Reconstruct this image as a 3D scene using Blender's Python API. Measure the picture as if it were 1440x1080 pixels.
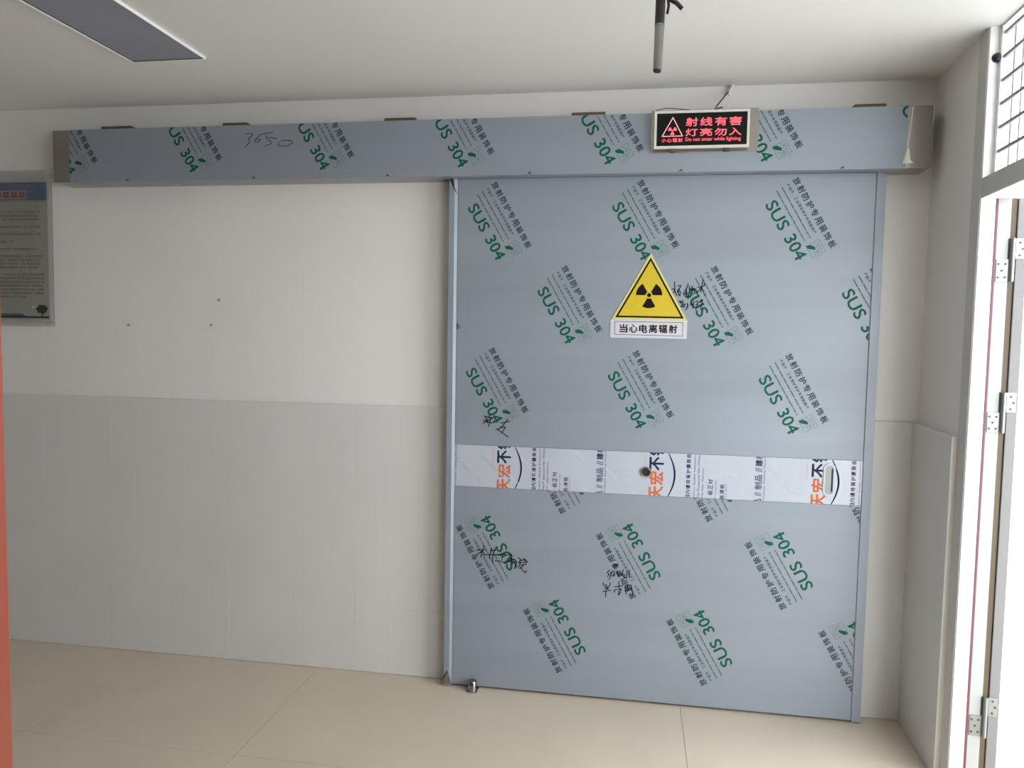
import bpy, bmesh, math, random
from mathutils import Matrix, Vector
random.seed(4)
D = bpy.data
S = bpy.context.scene
for o in list(D.objects): D.objects.remove(o)

# ------------------------------------------------------------ camera
cam = D.objects.new('camera', D.cameras.new('camera')); S.collection.objects.link(cam)
cam.data.sensor_width = 36; cam.data.lens = 36 * 1054.6 / 1440; cam.data.clip_start = .02
r_, u_, f_ = Vector((.98714151, .15892155, .01719258)), Vector((-.02728905, .06156876, .99772972)), Vector((-.15750223, .98536959, -.0651139))
cam.matrix_world = Matrix(((r_.x, u_.x, -f_.x, 0), (r_.y, u_.y, -f_.y, -3.103), (r_.z, u_.z, -f_.z, 1.5), (0, 0, 0, 1)))
S.camera = cam

# ------------------------------------------------------------ light: bright overcast day, coming in through the right wall
w = D.worlds.new('overcast'); S.world = w; w.use_nodes = True
w.node_tree.nodes['Background'].inputs[0].default_value = (.93, .97, 1, 1)
w.node_tree.nodes['Background'].inputs[1].default_value = 8.7
S.view_settings.view_transform = 'Standard'; S.view_settings.look = 'None'
S.view_settings.exposure = 0.0; S.view_settings.gamma = 1; S.view_settings.use_curve_mapping = False
S.cycles.max_bounces = 10; S.cycles.diffuse_bounces = 7; S.cycles.transparent_max_bounces = 12
S.cycles.use_denoising = True

EX = Vector((-.045, -1, 0)).normalized()         # along the right wall, from the corner towards the camera
NX = Vector((1, -.045, 0)).normalized()          # out of the room through the right wall
def PR(s, n, z): return Vector((1.10, 0, z)) + EX * s + NX * n
def portal(name, s0, s1, z0, z1, n):
    l = D.lights.new(name, 'AREA'); l.shape = 'RECTANGLE'; l.size = s1 - s0; l.size_y = z1 - z0; l.cycles.is_portal = True
    o = D.objects.new(name, l); S.collection.objects.link(o)
    m = Matrix.Identity(4); xa, za = EX, NX; ya = za.cross(xa)
    m.col[0][:3] = xa; m.col[1][:3] = ya; m.col[2][:3] = za
    m.translation = PR((s0 + s1) / 2, n, (z0 + z1) / 2); o.matrix_world = m
WIN2 = (1.95, 3.6, .9, 2.3)
portal('portal_door', .5, 1.5, .0, 1.96, .1)
portal('portal_transom', .5, 1.5, 2.02, 2.48, .1)
portal('portal_window', *WIN2, .1)

# ------------------------------------------------------------ materials
MATS = {}
def mat(name, col, rough=.6, metal=0, spec=.5, noise=0, nscale=6, bump=0, bscale=40, stretch=(1, 1, 1), emit=0, coat=0, trans=0, bstretch=None, col2=None, alpha=1):
    m = D.materials.new(name); m.use_nodes = True; nt = m.node_tree; b = nt.nodes['Principled BSDF']
    b.inputs['Base Color'].default_value = (*col, 1); b.inputs['Roughness'].default_value = rough
    b.inputs['Metallic'].default_value = metal; b.inputs['Specular IOR Level'].default_value = spec
    b.inputs['Coat Weight'].default_value = coat; b.inputs['Transmission Weight'].default_value = trans; b.inputs['Alpha'].default_value = alpha
    if emit: b.inputs['Emission Color'].default_value = (*col, 1); b.inputs['Emission Strength'].default_value = emit
    def coords(sc):
        tc = nt.nodes.new('ShaderNodeTexCoord'); mp = nt.nodes.new('ShaderNodeMapping'); mp.inputs['Scale'].default_value = sc
        nt.links.new(tc.outputs['Object'], mp.inputs[0]); return mp
    if noise:
        n = nt.nodes.new('ShaderNodeTexNoise'); n.inputs['Scale'].default_value = nscale; n.inputs['Detail'].default_value = 4
        nt.links.new(coords(stretch).outputs[0], n.inputs['Vector'])
        mx = nt.nodes.new('ShaderNodeMix'); mx.data_type = 'RGBA'
        c2 = col2 or tuple(c * (1 - noise) for c in col); c1 = col if col2 else tuple(min(1, c * (1 + noise)) for c in col)
        mx.inputs[6].default_value = (*c1, 1); mx.inputs[7].default_value = (*c2, 1)
        rp = nt.nodes.new('ShaderNodeMapRange'); rp.inputs[1].default_value = .3; rp.inputs[2].default_value = .7
        nt.links.new(n.outputs['Fac'], rp.inputs[0]); nt.links.new(rp.outputs[0], mx.inputs[0]); nt.links.new(mx.outputs[2], b.inputs['Base Color'])
    if bump:
        n = nt.nodes.new('ShaderNodeTexNoise'); n.inputs['Scale'].default_value = bscale; n.inputs['Detail'].default_value = 3
        nt.links.new(coords(bstretch or stretch).outputs[0], n.inputs['Vector'])
        bp = nt.nodes.new('ShaderNodeBump'); bp.inputs['Strength'].default_value = bump; bp.inputs['Distance'].default_value = .01
        nt.links.new(n.outputs['Fac'], bp.inputs['Height']); nt.links.new(bp.outputs[0], b.inputs['Normal'])
    MATS[name] = m; return m
M = {}
M['wall'] = mat('painted plaster', (.74, .725, .70), .75, noise=.025, nscale=2, bump=.05, bscale=30)
M['ceil'] = mat('ceiling paint', (.72, .71, .69), .8, noise=.02, nscale=1.5)
M['wain'] = mat('grey lining board', (.625, .622, .605), .5, noise=.02, nscale=3, bump=.06, bscale=12, bstretch=(14, 14, .05))
M['tile'] = mat('beige floor', (.56, .485, .39), .38, noise=.06, nscale=2.2, bump=.03, bscale=8)
M['joint'] = mat('floor joint', (.46, .40, .325), .8)
M['film'] = mat('blue grey film on steel', (.245, .278, .320), .42, metal=.1, noise=.065, nscale=1.3, stretch=(.5, 1, 5), bump=.02, bscale=2, bstretch=(.5, 1, 4))  # faint horizontal streaks in the colour stand in for reflections
M['filmd'] = M['film']
M['band'] = mat('clear plastic over white print', (.43, .465, .53), .25, coat=.4, noise=.04, nscale=4, bump=.22, bscale=5, bstretch=(3, 1, 1))
M['steel'] = mat('bare stainless steel', (.36, .335, .305), .22, metal=1, noise=.05, nscale=3, stretch=(1, 1, 6))
M['chrome'] = mat('polished chrome', (.75, .75, .74), .15, metal=1)
M['green'] = mat('green ink', (.003, .085, .055), .6, spec=.2)
M['green2'] = mat('pale green ink', (.10, .20, .17), .5)
M['ink'] = mat('dark ink', (.018, .045, .045), .6, spec=.2)
M['marker'] = mat('black marker', (.008, .010, .016), .6, spec=.1)
M['greyink'] = mat('faint grey ink', (.09, .14, .145), .6, spec=.2)
M['navy'] = mat('navy ink', (.010, .015, .055), .6, spec=.15)
M['orange'] = mat('orange ink', (.52, .13, .045), .5, spec=.2)
M['violet'] = mat('violet ink', (.085, .08, .16), .6, spec=.15)
M['pink'] = mat('faint red ink', (.50, .30, .36), .5)
M['yellow'] = mat('yellow sticker', (.56, .415, .010), .45)
M['yellowpale'] = mat('pale yellow edge', (.58, .52, .20), .4)
M['black'] = mat('black print', (.008, .005, .004), .6, spec=.12)
M['white'] = mat('white sticker and crease glint', (.54, .53, .585), .4)
M['rust'] = mat('dull brown steel', (.12, .085, .045), .6, noise=.2, nscale=30)
M['dark'] = mat('dark gap', (.012, .012, .014), .7)
M['ledface'] = mat('black sign face', (.005, .008, .006), .45, spec=.15)
M['ledframe'] = mat('off white sign frame', (.62, .60, .55), .45)
M['led'] = mat('lit red letters', (1, .10, .14), .5, emit=1.0)
M['ledpink'] = mat('lit pale red lines', (1, .36, .40), .5, emit=.75)
M['blackpl'] = mat('black plastic sleeve', (.012, .010, .010), .4)
M['cable'] = mat('dark grey cable', (.04, .04, .035), .5)
M['whitepl'] = mat('white plastic', (.7, .69, .66), .4)
M['diff'] = mat('unlit blue grey diffuser', (.26, .275, .33), .5, noise=.03, nscale=3)
M['lampframe'] = mat('white lamp frame', (.8, .8, .78), .4)
M['acryl'] = mat('clear acrylic', (.80, .83, .81), .05, trans=1, alpha=.6)
M['posterp'] = mat('cream poster paper', (.46, .44, .38), .6, noise=.04, nscale=8)
M['posterb'] = mat('blue poster header', (.055, .115, .22), .5)
M['posterb2'] = mat('pale blue poster stripe', (.11, .17, .26), .5)
M['posterr'] = mat('red poster title', (.30, .05, .06), .5)
M['posterw'] = mat('white poster outline', (.5, .45, .5), .5)
M['postert'] = mat('grey poster text', (.13, .12, .11), .6)
M['tree'] = mat('dark green poster tree', (.02, .045, .025), .6)
M['postery'] = mat('yellow green poster line', (.33, .36, .15), .6)
M['jamb'] = mat('white painted jamb', (.80, .80, .80), .4)
M['jamb_shaded'] = mat('shaded off white jamb', (.28, .29, .28), .45)  # off white darkened in the colour, standing in for shade in the doorway
M['frame'] = mat('grey plaster edge', (.56, .55, .53), .7, noise=.05, nscale=9)
M['red'] = mat('shaded red seal', (.11, .022, .042), .5)  # seal colour lowered below its own red to imitate weaker light
M['brown'] = mat('shaded brown wood strip', (.07, .048, .024), .6, noise=.15, nscale=12, stretch=(1, 1, .1))  # wood tone darkened to paint in the shade of the gap
M['leafedge_shaded'] = mat('shaded grey door edge', (.135, .13, .13), .5)  # leaf edge painted darker than it is, as if less light reached it
M['hinge'] = mat('shaded zinc', (.20, .215, .205), .35, metal=.6)  # zinc colour cut below its real tone, with doorway shade painted in
M['screw'] = mat('dark screw', (.05, .055, .05), .4, metal=.5)
M['bar'] = mat('grey grille bar', (.26, .26, .25), .5)
M['wood'] = mat('orange red varnished wood', (.26, .046, .02), .3, noise=.25, nscale=6, stretch=(1, 1, .15), coat=.3)
M['wall2'] = mat('rear wall paint dulled to cut bounce', (.36, .34, .32), .8)  # unseen walls, colour dulled so less light bounces onto the visible ones
M['tube'] = mat('satin metal tube', (.28, .29, .28), .16, metal=1)
M['ground'] = mat('outside paving', (.68, .68, .66), .8)
M['peel'] = mat('peeled film flap', (.75, .74, .60), .4)
M['knob'] = mat('blue black knob', (.008, .006, .03), .3)
M['plug'] = mat('wall plug', (.25, .22, .2), .7)

# ------------------------------------------------------------ helpers
class G:
    """collects faces of one mesh object"""
    def __init__(s): s.v = []; s.f = []; s.m = []; s.mats = []
    def mi(s, m):
        if m not in s.mats: s.mats.append(m)
        return s.mats.index(m)
    def add(s, vs, fs, m):
        k = len(s.v); s.v += [tuple(v) for v in vs]; i = s.mi(m)
        for f in fs: s.f.append(tuple(k + a for a in f)); s.m.append(i)
    def box(s, x0, x1, y0, y1, z0, z1, m, fn=None):
        vs = [(x, y, z) for z in (z0, z1) for y in (y0, y1) for x in (x0, x1)]
        if fn: vs = [fn(*v) for v in vs]
        s.add(vs, [(0, 2, 3, 1), (4, 5, 7, 6), (0, 1, 5, 4), (2, 6, 7, 3), (0, 4, 6, 2), (1, 3, 7, 5)], m)
    def cyl(s, a, b, r0, m, r1=None, n=16, caps=True):
        a, b = Vector(a), Vector(b); d = (b - a).normalized(); r1 = r0 if r1 is None else r1
        p = d.cross(Vector((0, 0, 1))) if abs(d.z) < .9 else d.cross(Vector((1, 0, 0))); p.normalize(); q = d.cross(p)
        ring = lambda c, r: [c + p * math.cos(t * 2 * math.pi / n) * r + q * math.sin(t * 2 * math.pi / n) * r for t in range(n)]
        vs = ring(a, r0) + ring(b, r1)
        fs = [(i, (i + 1) % n, n + (i + 1) % n, n + i) for i in range(n)]
        if caps: fs += [tuple(range(n))[::-1], tuple(range(n, 2 * n))]
        s.add(vs, fs, m)
    def tube(s, pts, r, m, n=8):
        pts = [Vector(p) for p in pts]; vs = []; fs = []
        up = Vector((.13, .27, .95)).normalized()
        for i, p in enumerate(pts):
            d = (pts[min(i + 1, len(pts) - 1)] - pts[max(i - 1, 0)]).normalized()
            a = d.cross(up)
            if a.length < .05: a = d.cross(Vector((1, 0, 0)))
            a.normalize(); b = d.cross(a)
            vs += [p + a * math.cos(t * 2 * math.pi / n) * r + b * math.sin(t * 2 * math.pi / n) * r for t in range(n)]
        for i in range(len(pts) - 1):
            for t in range(n): fs.append((i * n + t, i * n + (t + 1) % n, (i + 1) * n + (t + 1) % n, (i + 1) * n + t))
        fs += [tuple(range(n))[::-1], tuple(range((len(pts) - 1) * n, len(pts) * n))]
        s.add(vs, fs, m)
    def lathe(s, c, prof, m, n=24, axis='y'):
        """prof: list of (radius, offset along -y or z)"""
        vs = []; fs = []
        for r, h in prof:
            for t in range(n):
                A = t * 2 * math.pi / n
                vs.append((c[0] + r * math.cos(A), c[1] - h, c[2] + r * math.sin(A)) if axis == 'y' else (c[0] + r * math.cos(A), c[1] + r * math.sin(A), c[2] + h))
        for i in range(len(prof) - 1):
            for t in range(n): fs.append((i * n + t, i * n + (t + 1) % n, (i + 1) * n + (t + 1) % n, (i + 1) * n + t))
        s.add(vs, fs, m)
    def poly(s, pts, m, y=0.0):
        """flat print: 2-D points (x, z) on the plane y"""
        s.add([(p[0], y, p[1]) for p in pts], [tuple(range(len(pts)))], m)
    def line(s, pts, wd, m, y=0.0):
        for a, b in zip(pts[:-1], pts[1:]):
            d = Vector((b[0] - a[0], b[1] - a[1])); L = d.length
            if L < 1e-6: continue
            d /= L; n = Vector((-d.y, d.x)) * wd / 2; e = d * wd * .35
            s.poly([(a[0] - e.x - n.x, a[1] - e.y - n.y), (b[0] + e.x - n.x, b[1] + e.y - n.y), (b[0] + e.x + n.x, b[1] + e.y + n.y), (a[0] - e.x + n.x, a[1] - e.y + n.y)], m, y)
    def loop(s, pts, wd, m, y=0.0): s.line(pts + [pts[0]], wd, m, y)
    def mesh(s, name):
        me = D.meshes.new(name); me.from_pydata(s.v, [], s.f); me.update()
        for m in s.mats: me.materials.append(m)
        me.polygons.foreach_set('material_index', s.m); return me
    def build(s, name, parent=None, kind=None, bevel=0, smooth=False, recalc=True):
        me = s.mesh(name)
        if recalc:
            b = bmesh.new(); b.from_mesh(me); bmesh.ops.recalc_face_normals(b, faces=b.faces); b.to_mesh(me); b.free()
        o = D.objects.new(name, me); S.collection.objects.link(o)
        if smooth: me.polygons.foreach_set('use_smooth', [True] * len(me.polygons)); me.set_sharp_from_angle(angle=.7)
        if bevel:
            md = o.modifiers.new('bevel', 'BEVEL'); md.width = bevel; md.segments = 2; md.limit_method = 'ANGLE'
        if parent: o.parent = parent; o.matrix_parent_inverse = Matrix.Translation(parent.location).inverted()
        if kind: o['kind'] = kind
        return o
def thing(name, label, cat, loc=(0, 0, 0), group=None):
    o = D.objects.new(name, None); S.collection.objects.link(o); o.location = loc; o.empty_display_size = .05
    o['label'] = label; o['category'] = cat
    if group: o['group'] = group
    return o
def lab(o, t): o['label'] = t; return o

# ------------------------------------------------------------ lettering (Blender's own font turned into flat mesh)
TC = {}
def glyphs(txt, bold):
    k = (txt, bold)
    if k not in TC:
        c = D.curves.new('t', 'FONT'); c.body = txt; c.size = 1; c.offset = bold; c.resolution_u = 3; c.fill_mode = 'FRONT'
        o = D.objects.new('t', c); S.collection.objects.link(o)
        bpy.context.view_layer.update()
        e = o.evaluated_get(bpy.context.evaluated_depsgraph_get()); me = e.to_mesh()
        vs = [(v.co.x, v.co.y) for v in me.vertices]; fs = [tuple(p.vertices) for p in me.polygons]
        e.to_mesh_clear(); D.objects.remove(o); D.curves.remove(c)
        xs = [v[0] for v in vs]; ys = [v[1] for v in vs]
        TC[k] = (vs, fs, min(xs), max(xs), min(ys), max(ys))
    return TC[k]
def text(g, txt, x0, x1, y0, y1, m, y=0.0, bold=0.0, fn=None):
    """CJK strokes are thickened by overprinting with small shifts, Latin ones by the outline offset"""
    if bold and (ord(txt[0]) > 0x2e80 or txt in ('SUS', '304')):
        s = bold * (y1 - y0)
        for k, (dx, dy) in enumerate(((-s, 0), (s, 0), (0, s), (0, -s))): text1(g, txt, x0 + dx, x1 + dx, y0 + dy, y1 + dy, m, y - k * 3e-5, 0, fn)
    else: text1(g, txt, x0, x1, y0, y1, m, y, bold, fn)
def text1(g, txt, x0, x1, y0, y1, m, y=0.0, bold=0.0, fn=None):
    """txt stretched to the rectangle x0..x1, y0..y1 (local), mapped by fn to (x, z)"""
    vs, fs, a, b, c, d = glyphs(txt, bold); fn = fn or (lambda u, v: (u, v))
    P = [fn(x0 + (p[0] - a) / (b - a) * (x1 - x0), y0 + (p[1] - c) / (d - c) * (y1 - y0)) for p in vs]
    g.add([(p[0], y, p[1]) for p in P], fs, m)
def spaced(g, txt, x0, pitch, size, y0, m, y=0.0, bold=0.0, fn=None):
    for i, ch in enumerate(txt):
        if ch == ' ': continue
        text(g, ch, x0 + i * pitch, x0 + i * pitch + size, y0, y0 + size, m, y, bold, fn)
def clipped(me, x0, x1, z0, z1):
    """keeps what lies inside the rectangle; True if anything is left"""
    b = bmesh.new(); b.from_mesh(me)
    for co, no in (((x0, 0, 0), (-1, 0, 0)), ((x1, 0, 0), (1, 0, 0)), ((0, 0, z0), (0, 0, -1)), ((0, 0, z1), (0, 0, 1))):
        bmesh.ops.bisect_plane(b, geom=b.verts[:] + b.edges[:] + b.faces[:], plane_co=co, plane_no=no, clear_outer=True, dist=1e-6)
    n = len(b.faces); b.to_mesh(me); b.free(); return n > 0
HW = {'box':[[(-1.6255,2.3211),(-1.5988,2.3225),(-1.5922,2.3163),(-1.6123,2.3005),(-1.6079,2.2923),(-1.6079,2.2842),(-1.628,2.2663)],[(-1.5018,2.3241),(-1.5282,2.3228),(-1.5591,2.3154),(-1.5813,2.2978),(-1.5835,2.2877),(-1.5681,2.2853),(-1.5583,2.2964),(-1.5746,2.2968)],[(-1.526,2.3146),(-1.5327,2.3027),(-1.5107,2.286),(-1.5108,2.2779),(-1.5372,2.2692)],[(-1.5195,2.3044),(-1.4844,2.2995)],[(-1.4734,2.2851),(-1.4779,2.2731),(-1.4713,2.2677),(-1.4363,2.2682),(-1.4145,2.2797),(-1.421,2.2891),(-1.445,2.2913),(-1.4669,2.289)]],'left':[[(-0.6001,1.1632),(-0.5625,1.1546)],[(-0.5728,1.1715),(-0.5948,1.1386)],[(-0.6047,1.1333),(-0.5576,1.1597)],[(-0.5701,1.1593),(-0.5819,1.1193)],[(-0.5951,1.1584),(-0.5847,1.1341)],[(-0.6024,1.1458),(-0.5672,1.1347)],[(-0.5298,1.136),(-0.4927,1.1447)],[(-0.5003,1.1543),(-0.527,1.1164),(-0.5493,1.1082)],[(-0.5321,1.1211),(-0.5097,1.1195),(-0.5242,1.0968)],[(-0.5418,1.1085),(-0.5242,1.0968),(-0.4966,1.0791)]],'hosp':[[(-0.6233,0.5957),(-0.5815,0.6009)],[(-0.5919,0.6179),(-0.6064,0.5664)],[(-0.5979,0.596),(-0.6218,0.5768)],[(-0.5966,0.5911),(-0.5875,0.5765)],[(-0.5888,0.5789),(-0.5282,0.5816)],[(-0.5651,0.5981),(-0.5411,0.6009)],[(-0.5602,0.6098),(-0.5696,0.5637)],[(-0.5414,0.6147),(-0.5535,0.5837),(-0.5554,0.5457)],[(-0.5383,0.5822),(-0.5057,0.588),(-0.5006,0.5808),(-0.513,0.5737)],[(-0.5107,0.5865),(-0.5154,0.5635)],[(-0.5442,0.5565),(-0.5203,0.5556),(-0.4924,0.5448)],[(-0.5006,0.5821),(-0.4756,0.5887)],[(-0.4781,0.586),(-0.4952,0.5572)],[(-0.4879,0.5703),(-0.4627,0.5669)],[(-0.4926,0.5549),(-0.4576,0.5572)],[(-0.4731,0.5838),(-0.4749,0.546)],[(-0.4802,0.5607),(-0.4602,0.5646),(-0.4526,0.5575),(-0.462,0.5267)],[(-0.4467,0.5755),(-0.4353,0.5687),(-0.4438,0.5531),(-0.4351,0.5587),(-0.4446,0.5329)],[(-0.4327,0.5639),(-0.4179,0.5698),(-0.4077,0.5605)],[(-0.43,0.554),(-0.4102,0.5578)],[(-0.4348,0.5436),(-0.4125,0.5501)],[(-0.4249,0.5443),(-0.4396,0.5282)],[(-0.4347,0.5361),(-0.4244,0.5192),(-0.4131,0.5137),(-0.412,0.5238)],[(-0.4242,0.5732),(-0.4152,0.56)]],'name':[[(0.1556,1.7202),(0.1578,1.6932),(0.1536,1.6755)],[(0.1458,1.691),(0.1571,1.6932)],[(0.1558,1.6904),(0.1659,1.6675)],[(0.1688,1.7041),(0.1807,1.7062),(0.1782,1.6987),(0.168,1.6851),(0.1758,1.6906),(0.1681,1.681)],[(0.1721,1.6838),(0.1795,1.6811),(0.178,1.6642)],[(0.1695,1.6811),(0.1753,1.6662)],[(0.2083,1.7138),(0.2048,1.6989),(0.191,1.6745)],[(0.2126,1.7044),(0.2146,1.6841),(0.2102,1.6543)],[(0.1911,1.6718),(0.2187,1.6787)],[(0.2259,1.7044),(0.2158,1.6882),(0.2289,1.6923)],[(0.2252,1.6842),(0.2315,1.6937),(0.2333,1.6775),(0.2282,1.6721)],[(0.1938,1.6677),(0.2088,1.657)],[(0.2022,1.6975),(0.2028,1.6786)],[(0.2646,1.7303),(0.2604,1.6979),(0.257,1.6804)],[(0.2445,1.6992),(0.2629,1.702),(0.272,1.7074),(0.269,1.7182)],[(0.259,1.7006),(0.2439,1.6776),(0.2482,1.6682)],[(0.2604,1.6979),(0.2702,1.6805)],[(0.277,1.6752),(0.2733,1.6684)],[(0.1733,1.6431),(0.1812,1.6459),(0.1802,1.6364),(0.1841,1.6405),(0.1905,1.646),(0.1883,1.6338),(0.1833,1.6215)],[(0.1886,1.623),(0.1936,1.6339),(0.1989,1.6326),(0.1966,1.6217),(0.1886,1.623)],[(0.2067,1.6381),(0.21,1.6191)],[(0.211,1.63),(0.2023,1.6096)],[(0.2224,1.6463),(0.2203,1.6301),(0.2307,1.6356)],[(0.2331,1.6451),(0.2287,1.6166)],[(0.2397,1.6438),(0.2476,1.6452),(0.2479,1.6358),(0.2401,1.6316)],[(0.2479,1.6358),(0.2408,1.6114)],[(0.2544,1.6412),(0.2619,1.6521),(0.266,1.6495),(0.2544,1.6399)],[(0.2647,1.6495),(0.2593,1.6116)]],'low':[[(0.0122,0.5521),(0.011,0.5233)],[(0.0023,0.5494),(0.0011,0.5206),(-0.0089,0.5219),(-0.0072,0.5344)],[(-0.0118,0.5546),(-0.0192,0.5335),(-0.011,0.5259)],[(-0.0235,0.5476),(-0.027,0.5268)],[(-0.0354,0.5448),(-0.0309,0.5225),(-0.0414,0.5423)],[(-0.0474,0.5439),(-0.0549,0.5229),(-0.0451,0.5318)],[(-0.0514,0.5457),(-0.0633,0.5387),(-0.061,0.5266)],[(-0.0675,0.5487),(-0.0773,0.5378),(-0.0691,0.5301),(-0.0759,0.5214)],[(-0.0593,0.5411),(-0.0685,0.5096)],[(-0.0923,0.4955),(-0.092,0.4852)],[(-0.089,0.4834),(-0.0756,0.4699),(-0.064,0.4893),(-0.0652,0.4954)],[(-0.0855,0.4671),(-0.0696,0.4703)],[(-0.0923,0.4573),(-0.0624,0.4636)],[(-0.0813,0.4591),(-0.0818,0.4364)],[(-0.082,0.488),(-0.0757,0.4761)],[(-0.0303,0.503),(-0.0275,0.4713),(-0.0299,0.4464)],[(-0.0458,0.4803),(-0.0129,0.4867)],[(-0.0355,0.4707),(-0.0474,0.4657),(-0.0452,0.4576)],[(-0.0255,0.4714),(-0.0196,0.4739),(-0.0212,0.4594),(-0.0289,0.4465)],[(-0.0021,0.4916),(-0.0034,0.4648)],[(0.0018,0.4939),(0.0124,0.47),(0.0006,0.4651)],[(0.0098,0.4945),(0.0024,0.4734)],[(0.0197,0.4931),(0.0264,0.4659)],[(0.0138,0.4907),(0.0244,0.4668)],[(-0.0013,0.4629),(0.0029,0.4529)],[(0.0265,0.4628),(0.0289,0.4486)],[(-0.0579,0.5638),(-0.0482,0.5747)],[(-0.0479,0.5624),(-0.0462,0.5748)],[(-0.0422,0.5751),(-0.0339,0.5633)],[(-0.0362,0.5755),(-0.044,0.5668)]]}
# ------------------------------------------------------------ the room
H = 2.488
Y0, XL = -5.4, -3.5
def slab(name, lo, hi, m, kind='structure', fn=None):
    g = G(); g.box(lo[0], hi[0], lo[1], hi[1], lo[2], hi[2], m, fn); return g.build(name, None, kind)
floor = slab('floor', (XL - .1, Y0 - .1, -.12), (1.55, .15, -.006), M['joint'])
ceiling = slab('ceiling', (XL - .1, Y0 - .1, H), (1.55, .15, H + .1), M['ceil'])
wall_back = slab('wall_back', (XL - .1, 0, -.1), (1.35, .15, H + .02), M['wall'])
slab('wall_left', (XL - .1, Y0, -.1), (XL, 0, H + .02), M['wall2'])
slab('wall_front', (XL - .1, Y0 - .1, -.1), (1.5, Y0, H + .02), M['wall2'])
# floor tiles, cut from one grid, a fine sunk joint between them
tx = [-3.5] + [-2.99, -2.19, -1.35, .23, 1.5]
ty = [0.0, -.725, -1.525, -2.325, -3.125, -3.925, -4.725, Y0]
for i in range(len(tx) - 1):
    for j in range(len(ty) - 1):
        g = G(); e = .0008
        x0, x1, y0, y1 = tx[i] + e, tx[i + 1] - e, ty[j + 1] + e, ty[j] - e
        z = random.uniform(-.0006, 0)
        if i == len(tx) - 2:                     # the last column is cut along the slanted right wall
            f = lambda y: 1.10 + .045 * y + .085
            g.add([(x0, y0, -.006), (f(y0), y0, -.006), (f(y1), y1, -.006), (x0, y1, -.006), (x0, y0, z), (f(y0), y0, z), (f(y1), y1, z), (x0, y1, z)],
                  [(0, 3, 2, 1), (4, 5, 6, 7), (0, 1, 5, 4), (1, 2, 6, 5), (2, 3, 7, 6), (3, 0, 4, 7)], M['tile'])
        else: g.box(x0, x1, y0, y1, -.006, z, M['tile'])
        g.build('tile', floor)
# right wall: pieces round the door, the transom window and the further window
g = G(); T = .09
def rb(s0, s1, z0, z1, m, n0=0, n1=T): g.box(s0, s1, n0, n1, z0, z1, m, lambda s, n, z: PR(s, n, z))
rb(-.1, .484, -.1, H + .02, M['wall']); rb(.484, 1.52, 1.962, 2.021, M['frame'])
rb(1.52, WIN2[0], -.1, H + .02, M['wall']); rb(WIN2[0], WIN2[1], -.1, WIN2[2], M['wall']); rb(WIN2[0], WIN2[1], WIN2[3], H + .02, M['wall'])
rb(WIN2[1], 5.5, -.1, H + .02, M['wall'])
wall_right = g.build('wall_right', None, 'structure')
g = G(); rb(.413, .4835, 0.004, H, M['frame'], -.003, .001); g.build('plaster_edge', wall_right, bevel=.001)
g = G(); g.box(1.62, 9, -9, 5, -.16, -.12, M['ground']); g.build('ground_outside', None, 'structure')
# lining boards
def board(parent, x0, x1, z0, z1, th, m=None):
    g = G(); g.box(x0 + .0004, x1 - .0004, -th, -.0005, z0, z1 - .0004, m or M['wain']); return g.build('lining_board', parent, bevel=.0005)
xs = [-3.5, -2.985, -2.376, -1.781, -1.179]
for k, (a, b) in enumerate(zip(xs[:-1], xs[1:])): board(wall_back, a, b, .001, 1.186, (.009, .0094, .0098, .0095)[k])
board(wall_back, -1.179, -.763, .293, 1.186, .0092); board(wall_back, -1.179, -.763, .001, .293, .0096)
board(wall_back, .93, 1.09, .293, 1.190, .0095); board(wall_back, .93, 1.09, .001, .293, .009)
g = G(); rb(.012, .418, .001, 1.186, M['wain'], -.022, -.0005); g.build('lining_board', wall_right, bevel=.0015)
for x, z in ((-2.267, 1.516), (-1.861, 1.522), (-1.822, 1.633)):
    g = G(); g.lathe((x, 0, z), [(.0001, .004), (.0045, .004), (.0055, .002), (.0055, 0)], M['plug'], 12); g.build('wall_plug', wall_back)

# ------------------------------------------------------------ transom window with grille
g = G()
rb(.4845, 1.52, H - .005, H, M['jamb'], .03, .06); rb(.4845, .502, 2.021, H, M['jamb'], .028, .06); rb(1.50, 1.52, 2.021, H, M['jamb'], .028, .06); rb(.484, 1.52, 2.021, 2.032, M['frame'], .03, .06)
window = g.build('window_1', None, 'structure', bevel=.002)
g = G(); rb(.4842, .4872, 2.0215, H, M['jamb'], .0, .028); g.build('reveal', window)
for z in (2.10, 2.174, 2.246, 2.317, 2.389, 2.462):
    g = G(); g.box(.500, 1.502, .034, .042, z - .0048, z + .0048, M['bar'], lambda s, n, zz: PR(s, n, zz)); g.build('grille_bar', window)
s = .545
while s < 1.5:
    g = G(); g.cyl(PR(s, .049, 2.03), PR(s, .049, H - .01), .0028, M['bar'], n=8); g.build('grille_wire', window)
    s += .06
g = G(); g.lathe((0, 0, 0), [(.0001, .014), (.008, .013), (.0135, .008), (.015, 0)], M['knob'], 16, 'z')
rot = EX.to_track_quat('Z', 'Y').to_matrix(); g.v = [tuple(rot @ Vector(v) + PR(.4872, .022, 2.391)) for v in g.v]
g.build('frame_knob', window, smooth=True)

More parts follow.
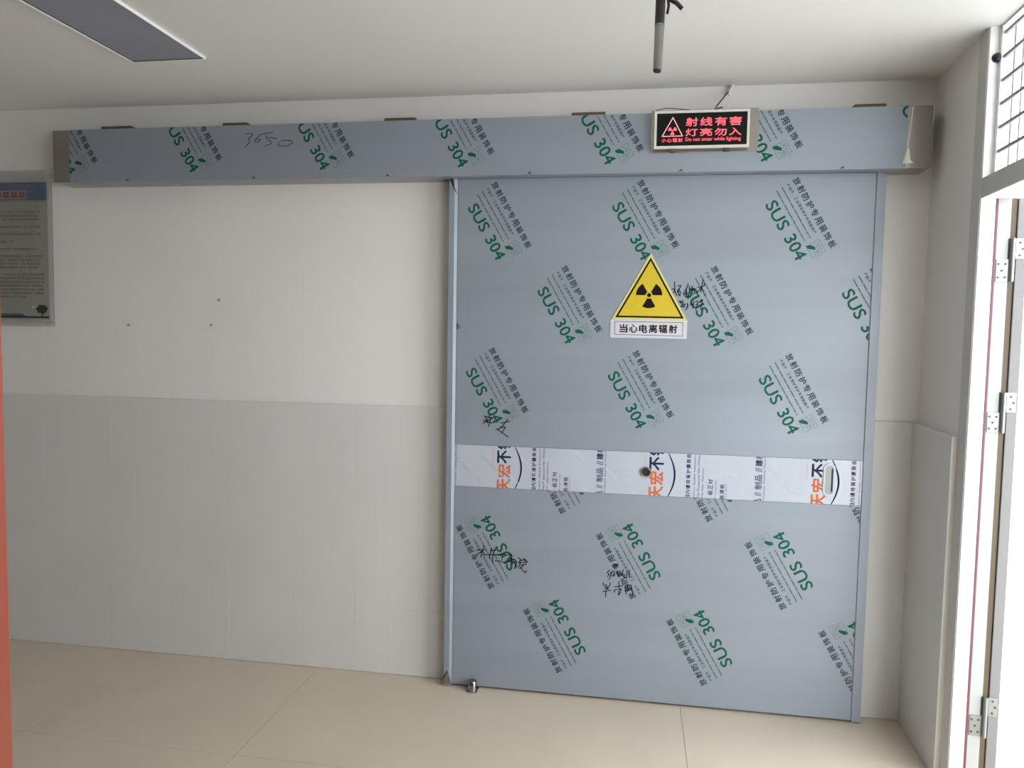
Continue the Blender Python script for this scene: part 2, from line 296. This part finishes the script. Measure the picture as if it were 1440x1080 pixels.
# ------------------------------------------------------------ outer door frame, its open leaf and hinges
g = G(); rb(.4845, .4885, .001, 1.9615, M['jamb'], 0, .043); rb(.4885, 1.5155, 1.957, 1.9615, M['jamb'], 0, .088); rb(1.5155, 1.5195, .001, 1.9615, M['jamb'], 0, .088)
door1 = g.build('door_1', None, 'structure')
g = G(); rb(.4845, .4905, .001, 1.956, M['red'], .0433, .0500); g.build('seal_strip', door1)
g = G(); rb(.4845, .4885, .001, 1.956, M['jamb_shaded'], .0505, .0885); g.build('jamb_strip', door1)
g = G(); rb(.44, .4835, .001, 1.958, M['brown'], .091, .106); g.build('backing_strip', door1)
g = G(); rb(-.42, .4885, .012, 1.958, M['leafedge_shaded'], .108, .140); g.build('door_leaf', door1, bevel=.002)
for zl, zu in ((1.695, 1.765), (1.214, 1.278), (.207, .276)):
    g = G(); h = zu - zl
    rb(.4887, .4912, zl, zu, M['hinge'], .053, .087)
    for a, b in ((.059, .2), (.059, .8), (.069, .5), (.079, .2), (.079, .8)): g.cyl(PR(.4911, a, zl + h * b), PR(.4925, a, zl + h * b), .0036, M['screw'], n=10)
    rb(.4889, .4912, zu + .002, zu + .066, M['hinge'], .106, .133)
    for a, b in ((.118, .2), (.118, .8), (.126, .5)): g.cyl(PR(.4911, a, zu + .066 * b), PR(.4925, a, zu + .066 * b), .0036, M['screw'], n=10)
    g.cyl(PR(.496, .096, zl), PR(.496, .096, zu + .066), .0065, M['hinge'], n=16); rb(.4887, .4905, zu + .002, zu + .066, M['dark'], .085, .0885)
    g.build('hinge', door1)
# further window, outside the photograph, that the daylight shows to be there
g = G()
for a in ((WIN2[0], WIN2[0] + .05, WIN2[2], WIN2[3]), (WIN2[1] - .05, WIN2[1], WIN2[2], WIN2[3]), (2.75, 2.8, WIN2[2], WIN2[3]), (WIN2[0], WIN2[1], WIN2[2], WIN2[2] + .05), (WIN2[0], WIN2[1], WIN2[3] - .05, WIN2[3])): rb(*a, M['jamb'], .03, .06)
g.build('window_2', None, 'structure')

# ------------------------------------------------------------ orange wooden door at the left edge
g = G(); g.box(-1.93, -.992, -2.09, -2.05, .008, 2.10, M['wood'])
door2 = g.build('door_2', None, 'structure', bevel=.003)
for z0, z1 in ((.2, .95), (1.1, 1.95)):
    g = G(); g.box(-1.78, -1.12, -2.096, -2.0895, z0, z1, M['wood']); g.build('door_panel', door2, bevel=.004)
g = G(); g.lathe((-1.06, -2.09, 1.02), [(.0001, .05), (.022, .048), (.027, .036), (.02, .02), (.009, .015), (.009, .004), (.025, .003), (.026, 0)], M['chrome'], 24); g.build('door_knob', door2, smooth=True)
slab('wall_divider', (XL, -2.12, -.01), (-1.94, -2.02, H), M['wall2'])

# ------------------------------------------------------------ printed film
A60 = math.radians(-60)
def stamp_geometry():
    g = G(); rnd = random.Random(2)
    spaced(g, '放射防护专用装饰板', -.152, .0342, .0265, -.0135, M['ink'], bold=.025)
    x = -.147
    for k in range(15):
        if k == 3: x += .0146; continue
        spaced(g, '产品不国工业钢材保护专用面膜'[k % 14], x, .01, .0112, -.0395, M['greyink'], bold=.06); x += .0146
    for v, a, b in ((-.058, -.148, .076), (-.081, -.146, .074)):
        x = a
        while x < b:
            L = min(rnd.uniform(.012, .034), b - x); g.poly([(x, v - .0024), (x + L, v - .0024), (x + L, v + .0024), (x, v + .0024)], M['greyink'])
            for q in range(int(L / .006)):
                xx = x + .003 + q * .006; hh = rnd.choice((.0016, .003)); g.poly([(xx, v), (xx + .0012, v), (xx + .0012, v + hh), (xx, v + hh)], M['greyink'])
            x += L + .0035
    text(g, 'SUS', -.119, -.004, -.144, -.099, M['green'], bold=.026)
    text(g, '304', .029, .128, -.144, -.099, M['green'], bold=.026)
    c = (.121, -.060); q = .0265; P = lambda a, b: (c[0] + a * q, c[1] + b * q)
    g.loop([P(-1, -1), P(1, -1), P(1, 1), P(-1, 1)], .0018, M['green2'])
    g.poly([P(-1, -1.0), P(-.55, -.95), P(.15, -.1), P(-.25, .05), P(-.85, -.35)][::1], M['green'])
    g.line([P(-.9, .1), P(-.4, .5), P(-.1, .2), P(.3, .6), P(.8, .5)], .0020, M['green2']); g.line([P(.1, -.7), P(.4, -.3), P(.9, -.5)], .0020, M['green2'])
    g.line([P(-.6, .8), P(-.3, .55), P(.1, .85)], .0020, M['green2']); g.line([P(.2, .1), P(.55, .25), P(.75, -.1), P(.45, -.15), P(.2, .1)], .0020, M['green2'])
    g.poly([P(.42, .0), P(.6, -.02), P(.62, .14), P(.44, .16)], M['green2'])
    return g
SG = stamp_geometry(); STAMP = SG.mesh('film_print')
def stamp(parent, x, z, y, rect, flip=False):
    th = A60 + (math.pi if flip else 0); c, s_ = math.cos(th), math.sin(th)
    T_ = lambda u, v: (x + u * c - v * s_, z + u * s_ + v * c)
    bb = [T_(u, v) for u in (-.155, .16) for v in (-.145, .015)]
    inside = all(rect[0] < p[0] < rect[1] and rect[2] < p[1] < rect[3] for p in bb)
    if inside:
        o = D.objects.new('film_print', STAMP); S.collection.objects.link(o); o.parent = parent
        o.matrix_parent_inverse = Matrix.Translation(parent.location).inverted(); o.location = (x, y, z); o.rotation_euler = (0, -th, 0); return
    if max(p[0] for p in bb) < rect[0] or min(p[0] for p in bb) > rect[1] or max(p[1] for p in bb) < rect[2] or min(p[1] for p in bb) > rect[3]: return
    g = G(); g.mats = SG.mats; g.f = SG.f; g.m = SG.m; g.v = [(*(lambda p: (p[0], y + v[1], p[1]))(T_(v[0], v[2])),) for v in SG.v]
    me = g.mesh('film_print')
    if clipped(me, *rect):
        o = D.objects.new('film_print', me); S.collection.objects.link(o); o.parent = parent; o.matrix_parent_inverse = Matrix.Translation(parent.location).inverted()
    else: D.meshes.remove(me)
def handwriting(parent, key, y, wd, label):
    g = G()
    for st in HW[key]: g.line(st, wd, M['marker'], y)
    return lab(g.build('marker_writing', parent, recalc=False), label)

# ------------------------------------------------------------ the big sliding door
door = thing('sliding_door', 'large sliding door covered in blue grey film printed SUS 304, standing closed in the back wall', 'door', (.08, -.03, 0))
YF = -.065
g = G(); g.box(-.738, .900, -.0625, -.014, .010, 2.133, M['dark']); g.build('door_core', door)
g = G(); g.box(-.7225, .886, YF, -.062, 1.0405, 2.133, M['film']); upper = lab(g.build('upper_panel', door, bevel=.0012), 'upper sheet under blue grey film, print reading downwards')
g = G(); g.box(-.7225, .886, YF, -.062, .010, .8635, M['film']); lower = lab(g.build('lower_panel', door, bevel=.0012), 'lower sheet under blue grey film, print upside down')
g = G(); g.box(-.7225, .886, YF + .0012, -.062, .8645, 1.0395, M['band']); band = lab(g.build('middle_band', door), 'middle band under clear film printed with orange and navy characters')
def strip(x_out, x_in, name, m, hgt, w):
    g = G(); y0 = -.010; yt = YF - hgt; xr = x_in - w * (1 if x_in > x_out else -1)
    pr = [(x_out, y0), (x_out, yt), (xr, yt), (x_in, YF + .0005), (x_in, y0)]
    n = len(pr); g.add([(p[0], p[1], z) for z in (.006, 2.133) for p in pr], [tuple(range(n)), tuple(range(n, 2 * n))[::-1]] + [(i, (i + 1) % n, n + (i + 1) % n, n + i) for i in range(n)], m)
    return g.build(name, door, bevel=.0008)
lab(strip(-.758, -.7235, 'edge_channel', M['film'], .010, .011), 'bent sheet edge with a bright fold'); strip(.921, .8862, 'edge_channel', M['film'], .003, .002)
g = G()
g.poly([(-.7565, 2.132), (-.742, 2.132), (-.7335, 2.085), (-.7365, 2.088)], M['dark'], YF - .0112); g.add([(-.7335, YF - .0105, 2.096), (-.7250, YF - .0025, 2.070), (-.7335, YF - .0105, 2.083)], [(0, 1, 2)], M['dark'])
g.add([(-.7575, YF - .0112, .045), (-.742, YF - .0112, .075), (-.7435, YF - .0112, .062), (-.757, YF - .0112, .036)], [(0, 1, 2, 3)], M['dark'])
g.build('torn_film', door, recalc=False)
g = G(); g.poly([(-.7575, .012), (-.757, .036), (-.742, .072), (-.722, .012)], M['steel'], YF - .0111); g.build('bare_corner', door, recalc=False)
yp = YF - .0004
RU, RL = (-.7215, .885, 1.0415, 2.132), (-.7215, .885, .011, .8625)
for r in range(-1, 3):
    for k in range(-2, 4): stamp(upper, -.498 + .5845 * k + (.2925 if r % 2 else 0), 1.9835 - .3355 * r, yp, RU)
for r in range(-1, 3):
    for k in range(-2, 4): stamp(lower, -.632 + .587 * k + (.2925 if r % 2 else 0), .568 + .3365 * r, yp, RL, True)
handwriting(upper, 'left', YF - .0007, .0038, 'two handwritten black characters at the lower left')
handwriting(upper, 'name', YF - .0007, .0036, 'handwritten black characters and numbers beside the yellow sign')
handwriting(lower, 'hosp', YF - .0007, .0038, 'handwritten black characters across the left print')
handwriting(lower, 'low', YF - .0007, .0036, 'handwritten black characters and numbers, upside down')
# print on the middle band
g = G(); yb = YF + .0008
for n in range(-1, 3):
    X = -.5405 + .6215 * n
    R = lambda x0: (lambda u, v: (X + x0 - v, u))     # reads upwards
    for i, ch in enumerate('天宏不锈钢'): text(g, ch, .851 + .0592 * i, .903 + .0592 * i, -.054, 0, M['orange' if i < 2 else 'navy'], yb, .035, R(0))
    a = [(X + .060 + .039 * math.sin(math.pi * (t / 16 * .84 + .08)), .855 + .19 * t / 16) for t in range(17)]
    for t in range(16): g.line(a[t:t + 2], .0025 + .0045 * math.sin(math.pi * (t + .5) / 16), M['navy'], yb)
    for i, ch in enumerate('日内请将保护膜撕去'): text(g, ch, .857 + .0208 * i, .873 + .0208 * i, -.0165, 0, M['violet'] if i % 2 else M['navy'], yb, .028, R(.144))
    text(g, 'Attention: Quality Intensions', .84, 1.035, -.009, 0, M['violet'], yb, 0, R(.172))
    text(g, 'The Protective Film Within', .862, 1.038, -.009, 0, M['violet'], yb, 0, R(.188)); text(g, 'The After Delivery', .862, .985, -.009, 0, M['violet'], yb, 0, R(.205))
    for i, ch in enumerate('一级正材'): text(g, ch, .856 + .0225 * i + (.008 if ch == '一' else 0), .874 + .0225 * i - (.007 if ch == '一' else 0), -.0185 if ch != '一' else -.011, 0 if ch != '一' else -.0095, M['violet'], yb, .028, R(.230))
    text(g, 'A material', .862, .935, -.006, 0, M['violet'], yb, 0, R(.256))
    for i, ch in enumerate('装潢板'): text(g, ch, .862 + .022 * i, .880 + .022 * i, -.017, 0, M['violet'], yb, .028, R(.276))
    text(g, 'Deco panel', .862, .925, -.006, 0, M['violet'], yb, 0, R(.297))
    for ch, a0, a1 in (('品', .850, .872), ('//', .883, .899), ('制', .910, .938), ('品', .943, .967), ('//', .979, .996), ('建', 1.002, 1.027), ('材', 1.030, 1.055)): text(g, ch, a0, a1, -.026, 0, M['navy'] if ch == '建' else M['violet'], yb, .028, R(.409))
    text(g, 'Products  Building Materials', .868, 1.05, -.009, 0, M['violet'], yb, 0, R(.440))
    q = .955
    while q < 1.03: g.line([(X - .021, q), (X - .015, q)], .0022, M['pink'], yb); q += .0046
me = g.mesh('band_print'); clipped(me, -.721, .885, .865, 1.039)
o = D.objects.new('band_print', me); S.collection.objects.link(o); o.parent = band
# creases of the loose clear film, their highlights drawn as white lines
g = G(); rc = random.Random(8)
for x, z, L, a in ((-.71, .985, .09, -50), (-.70, .965, .10, -48), (-.655, .93, .07, -45), (-.60, .985, .10, -42), (-.585, .975, .12, -44), (-.52, .945, .09, -42), (-.445, .995, .05, -38), (-.42, .965, .05, -50), (-.35, .905, .05, -48), (-.30, .93, .04, -55), (-.28, .91, .04, -60), (-.10, .97, .07, -42), (-.01, .93, .03, -50), (-.22, 1.03, .05, -45), (.40, .97, .03, -45), (.545, .985, .06, -38), (.58, .95, .08, -42), (.83, 1.0, .03, -10)):
    a = math.radians(a); p = (x, z); q = (x + L * math.cos(a), z + L * math.sin(a))
    for k in range(2):
        dd = k * .006; g.line([(p[0] + dd, p[1]), ((p[0] + q[0]) / 2 + dd, (p[1] + q[1]) / 2 + .002), (q[0] + dd, q[1])], .0013, M['white'], yb - .0004)
me = g.mesh('crease_highlight'); clipped(me, -.72, .872, .866, 1.038)
o = D.objects.new('crease_highlight', me); S.collection.objects.link(o); o.parent = band
# lock and pull
g = G(); c = (.0665, YF + .001, .959)
g.lathe(c, [(.022, 0), (.0225, .004), (.020, .007), (.0155, .0075), (.0145, .003), (.0145, .001)], M['chrome'], 28); g.lathe(c, [(.0145, .0012), (.008, .0014), (.008, .0045), (.0001, .0045)], M['dark'], 24)
g.box(c[0] - .001, c[0] + .001, c[1] - .0052, c[1] - .0044, c[2] - .005, c[2] + .005, M['steel'])
g.build('lock_cylinder', door, smooth=True)
def stadium(cx, cz, hw, hh, n=10):
    return [(cx + hw * math.cos(t), cz + (hh - hw) * (1 if math.sin(t) >= 0 else -1) + hw * math.sin(t)) for t in [math.pi * 2 * (k + .5) / (2 * n) for k in range(2 * n)]]
g = G(); n = 20
rings = [(stadium(.766, .960, .024, .066), YF + .001), (stadium(.766, .960, .023, .065), YF - .003), (stadium(.766, .960, .015, .057), YF - .003), (stadium(.766, .960, .013, .054), YF + .0005)]
vs = [(p[0], y, p[1]) for r, y in rings for p in r]; fs = [(i * n + t, i * n + (t + 1) % n, (i + 1) * n + (t + 1) % n, (i + 1) * n + t) for i in range(3) for t in range(n)] + [tuple(range(3 * n, 4 * n))]
g.add(vs, fs[:-1], M['band']); g.add([vs[i] for i in range(3 * n, 4 * n)], [tuple(range(n))], M['hinge']); g.box(.774, .779, YF - .0005, YF + .0005, .915, 1.004, M['dark'])  # dark bar paints the shade on the right side of the recess
lab(g.build('pull_handle', door, smooth=True), 'recessed oval pull under the clear film')

# ------------------------------------------------------------ track cover above the door
cover = thing('track_cover', 'long blue grey film wrapped steel box above the sliding door, under the ceiling', 'track cover', (-.7, 0, 2.13))
YB = -.12
g = G(); g.box(-2.533, 1.053, YB, 0, 2.134, 2.358, M['steel']); body = lab(g.build('cover_body', cover, bevel=.0015), 'bare brown grey steel ends')
g = G(); g.box(-2.452, .968, YB - .0010, YB + .0005, 2.1330, 2.358, M['film']); g.box(-2.452, .968, YB + .0005, -.068, 2.1331, 2.1339, M['film']); film = lab(g.build('cover_film', cover), 'blue grey protective film with green print')
RB = (-2.451, .967, 2.1365, 2.357)
for r in (-1, 0, 1):
    for k in range(-1, 7): stamp(film, -2.399 + .5845 * k + (.2925 if r else 0), 2.3455 - .3355 * r, YB - .0014, RB)
handwriting(film, 'box', YB - .0016, .0026, 'the handwritten number 3650')
g = G(); g.poly([(.957, 2.15), (.995, 2.152), (.983, 2.163), (.978, 2.20), (.972, 2.215)], M['peel'], YB - .0018); g.line([(.957, 2.15), (.972, 2.215), (.984, 2.357)], .003, M['peel'], YB - .0018); g.build('film_flap', cover, recalc=False)
for a, b in ((-2.334, -2.188), (-1.758, -1.646), (-1.037, -.905), (-.264, -.131), (.795, .907)):
    g = G(); g.box(a, b, -.072, -.001, 2.3585, 2.3835, M['rust']); g.build('mounting_bracket', cover, bevel=.002)

# ------------------------------------------------------------ lit warning sign on the cover
sign = thing('warning_light_sign', 'black sign with lit red characters and radiation triangle on the cover above the door', 'sign', (.232, -.12, 2.21))
g = G(); g.box(.047, .444, YB - .003, YB - .0012, 2.206, 2.366, M['steel']); lab(g.build('back_plate', sign), 'bare steel backing plate')
g = G(); X0, X1, Z0, Z1 = .058, .408, 2.216, 2.356; FY = YB - .030
g.box(X0 + .004, X1 - .004, FY + .004, YB - .003, Z0 + .004, Z1 - .004, M['ledframe']); g.build('housing', sign)
g = G(); q = .0095
for a in ((X0, X1, Z0, Z0 + q), (X0, X1, Z1 - q, Z1), (X0, X0 + q, Z0 + q, Z1 - q), (X1 - q, X1, Z0 + q, Z1 - q)): g.box(a[0], a[1], FY - .003, FY + .006, a[2], a[3], M['ledframe'])
g.build('sign_frame', sign, bevel=.001)
g = G(); g.box(X0 + q, X1 - q, FY, FY + .004, Z0 + q, Z1 - q, M['ledface']); face = g.build('sign_face', sign)
U0, UW, V1, VH = X0 + q, X1 - X0 - 2 * q, Z1 - q, Z1 - Z0 - 2 * q
L = lambda x, v: (U0 + UW * (x - 190) / 1012, V1 - VH * v)
LY = FY - .0006
def ltxt(t, x0, x1, v0, v1, m, bold=.018):
    n = len(t); p = (x1 - x0) / (n - .18 if n > 1 else 1)
    for i, ch in enumerate(t): text(g, ch, L(x0 + p * i, 0)[0], L(x0 + p * i + p * .82, 0)[0], L(0, v1)[1], L(0, v0)[1], m, LY, bold)
g = G(); ltxt('射线有害', 520, 1140, .15, .405, M['led']); ltxt('灯亮勿入', 520, 1140, .485, .71, M['led']); ltxt('小心辐射', 250, 488, .765, .885, M['led'], .01)
text(g, 'Do not enter while lighting', L(520, 0)[0], L(1138, 0)[0], L(0, .895)[1], L(0, .755)[1], M['led'], LY, .004)
g.build('lit_lettering', face, recalc=False)
def trefoil(g, c, R, r1, r0, m, y, rot=0):
    for k in (30, 150, 270):
        a = [math.radians(k - 30 + 60 * t / 8 + rot) for t in range(9)]
        g.poly([(c[0] + R * math.cos(t), c[1] + R * math.sin(t)) for t in a] + [(c[0] + r1 * math.cos(t), c[1] + r1 * math.sin(t)) for t in a[::-1]], m, y)
    g.poly([(c[0] + r0 * math.cos(t * math.pi / 8), c[1] + r0 * math.sin(t * math.pi / 8)) for t in range(16)], m, y)
g = G(); g.loop([L(372, .13), L(254, .70), L(484, .70)], .0028, M['ledpink'], LY); trefoil(g, L(370, .535), .0160, .0045, .003, M['led'], LY); lab(g.build('lit_triangle', face, recalc=False), 'lit pale red triangle with trefoil')
for x in (.13, .33):
    g = G(); g.box(x - .010, x + .010, FY + .004, YB - .003, Z0 - .006, Z0 + .005, M['rust']); g.build('clip', sign)
# cable from the sign up to the ceiling
cb = thing('sign_cable', 'thin dark cable running from the red lit sign up to the ceiling', 'cable', (.281, -.1, 2.358))
g = G(); g.tube([(.281, -.132, 2.3615), (.292, -.10, 2.385), (.318, -.06, 2.425), (.335, -.03, 2.452), (.352, -.010, 2.470), (.356, -.006, 2.486)], .0028, M['cable']); g.tube([(.283, -.131, 2.3615), (.300, -.11, 2.374), (.312, -.10, 2.378)], .0028, M['cable']); g.build('cable_strand', cb, smooth=True)
g = G(); g.tube([(.062, -.140, 2.3615), (.10, -.13, 2.372), (.13, -.13, 2.370), (.19, -.135, 2.3615)], .0016, M['cable']); g.build('cable_strand', cb, smooth=True)
g = G(); g.tube([(.341, -.022, 2.448), (.358, -.018, 2.486)], .006, M['whitepl']); lab(g.build('cable_sleeve', cb, smooth=True), 'white plastic sleeve')

# ------------------------------------------------------------ yellow radiation sticker on the door
st = thing('radiation_sticker', 'yellow triangular radiation sticker with black trefoil and white caption strip on the sliding door', 'sign', (.06, -.067, 1.5))
def tri_plate(pts, y0, y1, m, name):
    g = G(); n = len(pts); g.add([(p[0], y0, p[1]) for p in pts] + [(p[0], y1, p[1]) for p in pts], [tuple(range(n)), tuple(range(n, 2 * n))] + [(i, (i + 1) % n, n + (i + 1) % n, n + i) for i in range(n)], m)
    return g.build(name, st)
A, B_, C_ = (.061, 1.832), (-.086, 1.570), (.210, 1.568)
cen = ((A[0] + B_[0] + C_[0]) / 3, (A[1] + B_[1] + C_[1]) / 3)
sc = lambda f: [(cen[0] + (p[0] - cen[0]) * f, cen[1] + (p[1] - cen[1]) * f) for p in (A, B_, C_)]
tri_plate(sc(1.0), YF - .0022, YF - .0006, M['yellowpale'], 'triangle_plate')
g = G(); g.poly(sc(.905), M['black'], YF - .0025); g.poly(sc(.825), M['yellow'], YF - .0028); g.poly([(-.079, 1.573), (.204, 1.571), (.1985, 1.5815), (-.0735, 1.5835)], M['yellowpale'], YF - .0024); yt = g.build('yellow_field', st, recalc=False); lab(yt, 'deep yellow field inside a black outline')
g = G(); trefoil(g, (.0585, 1.667), .0515, .0135, .0082, M['black'], YF - .0031); lab(g.build('trefoil', st, recalc=False), 'black radiation trefoil')
g = G(); g.box(-.0905, .2095, YF - .0020, YF - .0006, 1.497, 1.5695, M['white']); cap = lab(g.build('caption_strip', st), 'white strip with a black outline')
g = G(); g.loop([(-.073, 1.510), (.193, 1.507), (.193, 1.5605), (-.073, 1.5615)], .0018, M['black'], YF - .0023)
for i, ch in enumerate('当心电离辐射'): text(g, ch, -.054 + .0387 * i, -.0225 + .0387 * i, 1.5185, 1.5505, M['black'], YF - .0024, .03)
g.build('caption_print', cap, recalc=False)

# ------------------------------------------------------------ notice board on the wall at the left
nb = thing('notice_board', 'clear acrylic board with a blue headed notice on the wall at the left edge', 'notice board', (-2.87, 0, 1.5))
g = G(); g.box(-3.12, -2.632, -.020, -.014, 1.503, 2.213, M['acryl']); g.build('acrylic_plate', nb, bevel=.001)
g = G(); g.box(-3.10, -2.658, -.0135, -.0125, 1.535, 2.160, M['posterp']); pp = g.build('notice_sheet', nb)
g = G(); py = -.0139
g.poly([(-3.10, 2.079), (-2.660, 2.079), (-2.660, 2.160), (-3.10, 2.160)], M['posterb'], py)
for z in (2.093, 2.112, 2.131, 2.150): g.poly([(-2.80, z - .005), (-2.661, z - .005), (-2.661, z + .005), (-2.80, z + .005)], M['posterb2'], py - .0002)
g.poly([(-3.10, 2.070), (-2.660, 2.070), (-2.660, 2.078), (-3.10, 2.078)], M['postery'], py)
for i in range(7):
    x = -2.801 - .041 * i; g.poly([(x - .003, 2.085), (x + .034, 2.085), (x + .034, 2.121), (x - .003, 2.121)], M['posterw'], py - .0003); g.poly([(x - .000, 2.088), (x + .031, 2.088), (x + .031, 2.118), (x - .000, 2.118)], M['posterr'], py - .0005)
    for q in range(3): g.line([(x + .006 + .009 * q, 2.093), (x + .006 + .009 * q, 2.113)], .002, M['posterw'] if q == 1 else M['posterb'], py - .0007)
rt = random.Random(5); z = 2.032
rows = [(2.026, .95), (2.008, .94), (1.992, .96), (1.958, .96), (1.925, .96), (1.890, .6), (1.857, .98), (1.824, .97), (1.807, .96), (1.790, .98), (1.773, .92), (1.740, .99), (1.723, .99), (1.706, .99), (1.689, .98), (1.672, .99), (1.655, .99), (1.638, .75)]
for zz, ext in rows:
    x = -3.08; xe = -3.08 + .40 * ext
    while x < xe:
        if rt.random() > .08:
            hh = rt.uniform(.0035, .0055); g.poly([(x, zz - hh), (x + .0062, zz - hh), (x + .0062, zz + hh), (x, zz + hh)], M['postert'], py)
            g.line([(x + .001, zz), (x + .005, zz)], .0014, M['posterp'], py - .0002)
        x += .0082
g.poly([(-3.10, 1.541), (-2.66, 1.541), (-2.66, 1.549), (-3.10, 1.549)], M['tree'], py - .0001); g.poly([(-3.10, 1.549), (-2.78, 1.549), (-2.80, 1.560), (-3.10, 1.566)], M['posterb'], py)
g.poly([(-2.696 + .030 * math.cos(t * .5) * (1 + .12 * math.sin(t * 2.3)), 1.582 + .021 * math.sin(t * .5) * (1 + .15 * math.cos(t * 3.1))) for t in range(12)], M['tree'], py - .0002); g.line([(-2.696, 1.549), (-2.696, 1.585)], .006, M['tree'], py - .0003)
for x in (-2.745, -2.732): g.line([(x, 1.552), (x, 1.585)], .004, M['postery'], py - .0002); g.line([(x, 1.588), (x, 1.593)], .006, M['peel'], py - .0002)
g.build('notice_print', pp, recalc=False)
for x, z in ((-2.648, 2.195), (-2.648, 1.518), (-3.105, 2.195), (-3.105, 1.518)):
    g = G(); g.lathe((x, -.001, z), [(.0001, .024), (.006, .024), (.007, .021), (.007, 0)], M['chrome'], 16); g.build('standoff', nb, smooth=True)

# ------------------------------------------------------------ ceiling lamp
lm = thing('ceiling_light', 'long recessed rectangular ceiling light, switched off, blue grey panel in a white frame', 'ceiling light', (-1.71, -1.13, H))
g = G(); x0, x1, y0, y1 = -1.852, -1.556, -1.73, -.528
for a in ((x0, x0 + .010, y0, y1), (x1 - .0012, x1, y0, y1), (x0 + .01, x1 - .0012, y0, y0 + .008), (x0 + .01, x1 - .0012, y1 - .005, y1)): g.box(a[0], a[1], a[2], a[3], H - .012, H - .0005, M['lampframe'])  # wide white left bar stands in for the lit inner side
g.build('lamp_frame', lm, bevel=.001)
g = G(); g.box(x0 + .0105, x1 - .0014, y0 + .0085, y1 - .0055, H - .007, H - .001, M['diff']); g.build('diffuser', lm)
g = G(); g.box(x0 + .0102, x0 + .0118, y0 + .0085, y1 - .0055, H - .0092, H - .0072, M['dark']); g.box(x0 + .012, x1 - .0014, y1 - .0075, y1 - .0056, H - .0092, H - .0072, M['dark']); g.build('dark_line', lm)  # thin dark strips along two inner edges of the frame

# ------------------------------------------------------------ hanging tube near the camera
hg = thing('hanging_conduit', 'black sleeved shiny metal tube hanging from the ceiling in front of the cover', 'conduit', (.046, -1.11, H))
g = G(); g.cyl((.0425, -1.123, 2.176), (.0450, -1.116, 2.290), .0108, M['tube'], r1=.0122, n=28, caps=False); g.cyl((.0425, -1.123, 2.176), (.0424, -1.1233, 2.172), .0106, M['dark'], r1=.0095, n=28); g.cyl((.0449, -1.1162, 2.286), (.0450, -1.116, 2.290), .0128, M['tube'], n=28); lab(g.build('metal_tube', hg, smooth=True), 'bare shiny metal end')
g = G(); g.cyl((.0450, -1.116, 2.288), (.0478, -1.108, H - .001), .0122, M['blackpl'], r1=.0125, n=28); lab(g.build('tube_sleeve', hg, smooth=True), 'matt black sleeve')
g = G(); g.lathe((.0478, -1.108, H), [(.0001, -.006), (.032, -.006), (.036, -.0005)], M['blackpl'], 28, 'z'); g.build('ceiling_rose', hg, smooth=True)
for pts, r0 in (([(.058, -1.108, 2.42), (.062, -1.108, 2.37), (.0655, -1.108, 2.352), (.0665, -1.108, 2.338), (.0635, -1.109, 2.320)], .0036), ([(.056, -1.108, 2.43), (.068, -1.107, 2.375), (.074, -1.107, 2.352), (.086, -1.105, 2.347), (.100, -1.104, 2.332)], .0056)):
    g = G(); g.tube(pts, r0, M['blackpl']); g.build('loose_wire', hg, smooth=True)

# ------------------------------------------------------------ floor guide at the foot of the door
fg = thing('floor_guide', 'small round chrome door guide on the floor under the lower left door corner', 'door guide', (-.628, -.095, 0))
g = G(); g.lathe((-.628, -.095, 0), [(.0001, .046), (.017, .046), (.019, .043), (.019, .003), (.0195, .0005)], M['tube'], 24, 'z'); g.build('guide_post', fg, smooth=True)
g = G(); g.box(-.650, -.606, -.112, -.060, .0002, .004, M['steel']); g.build('guide_plate', fg, bevel=.001)
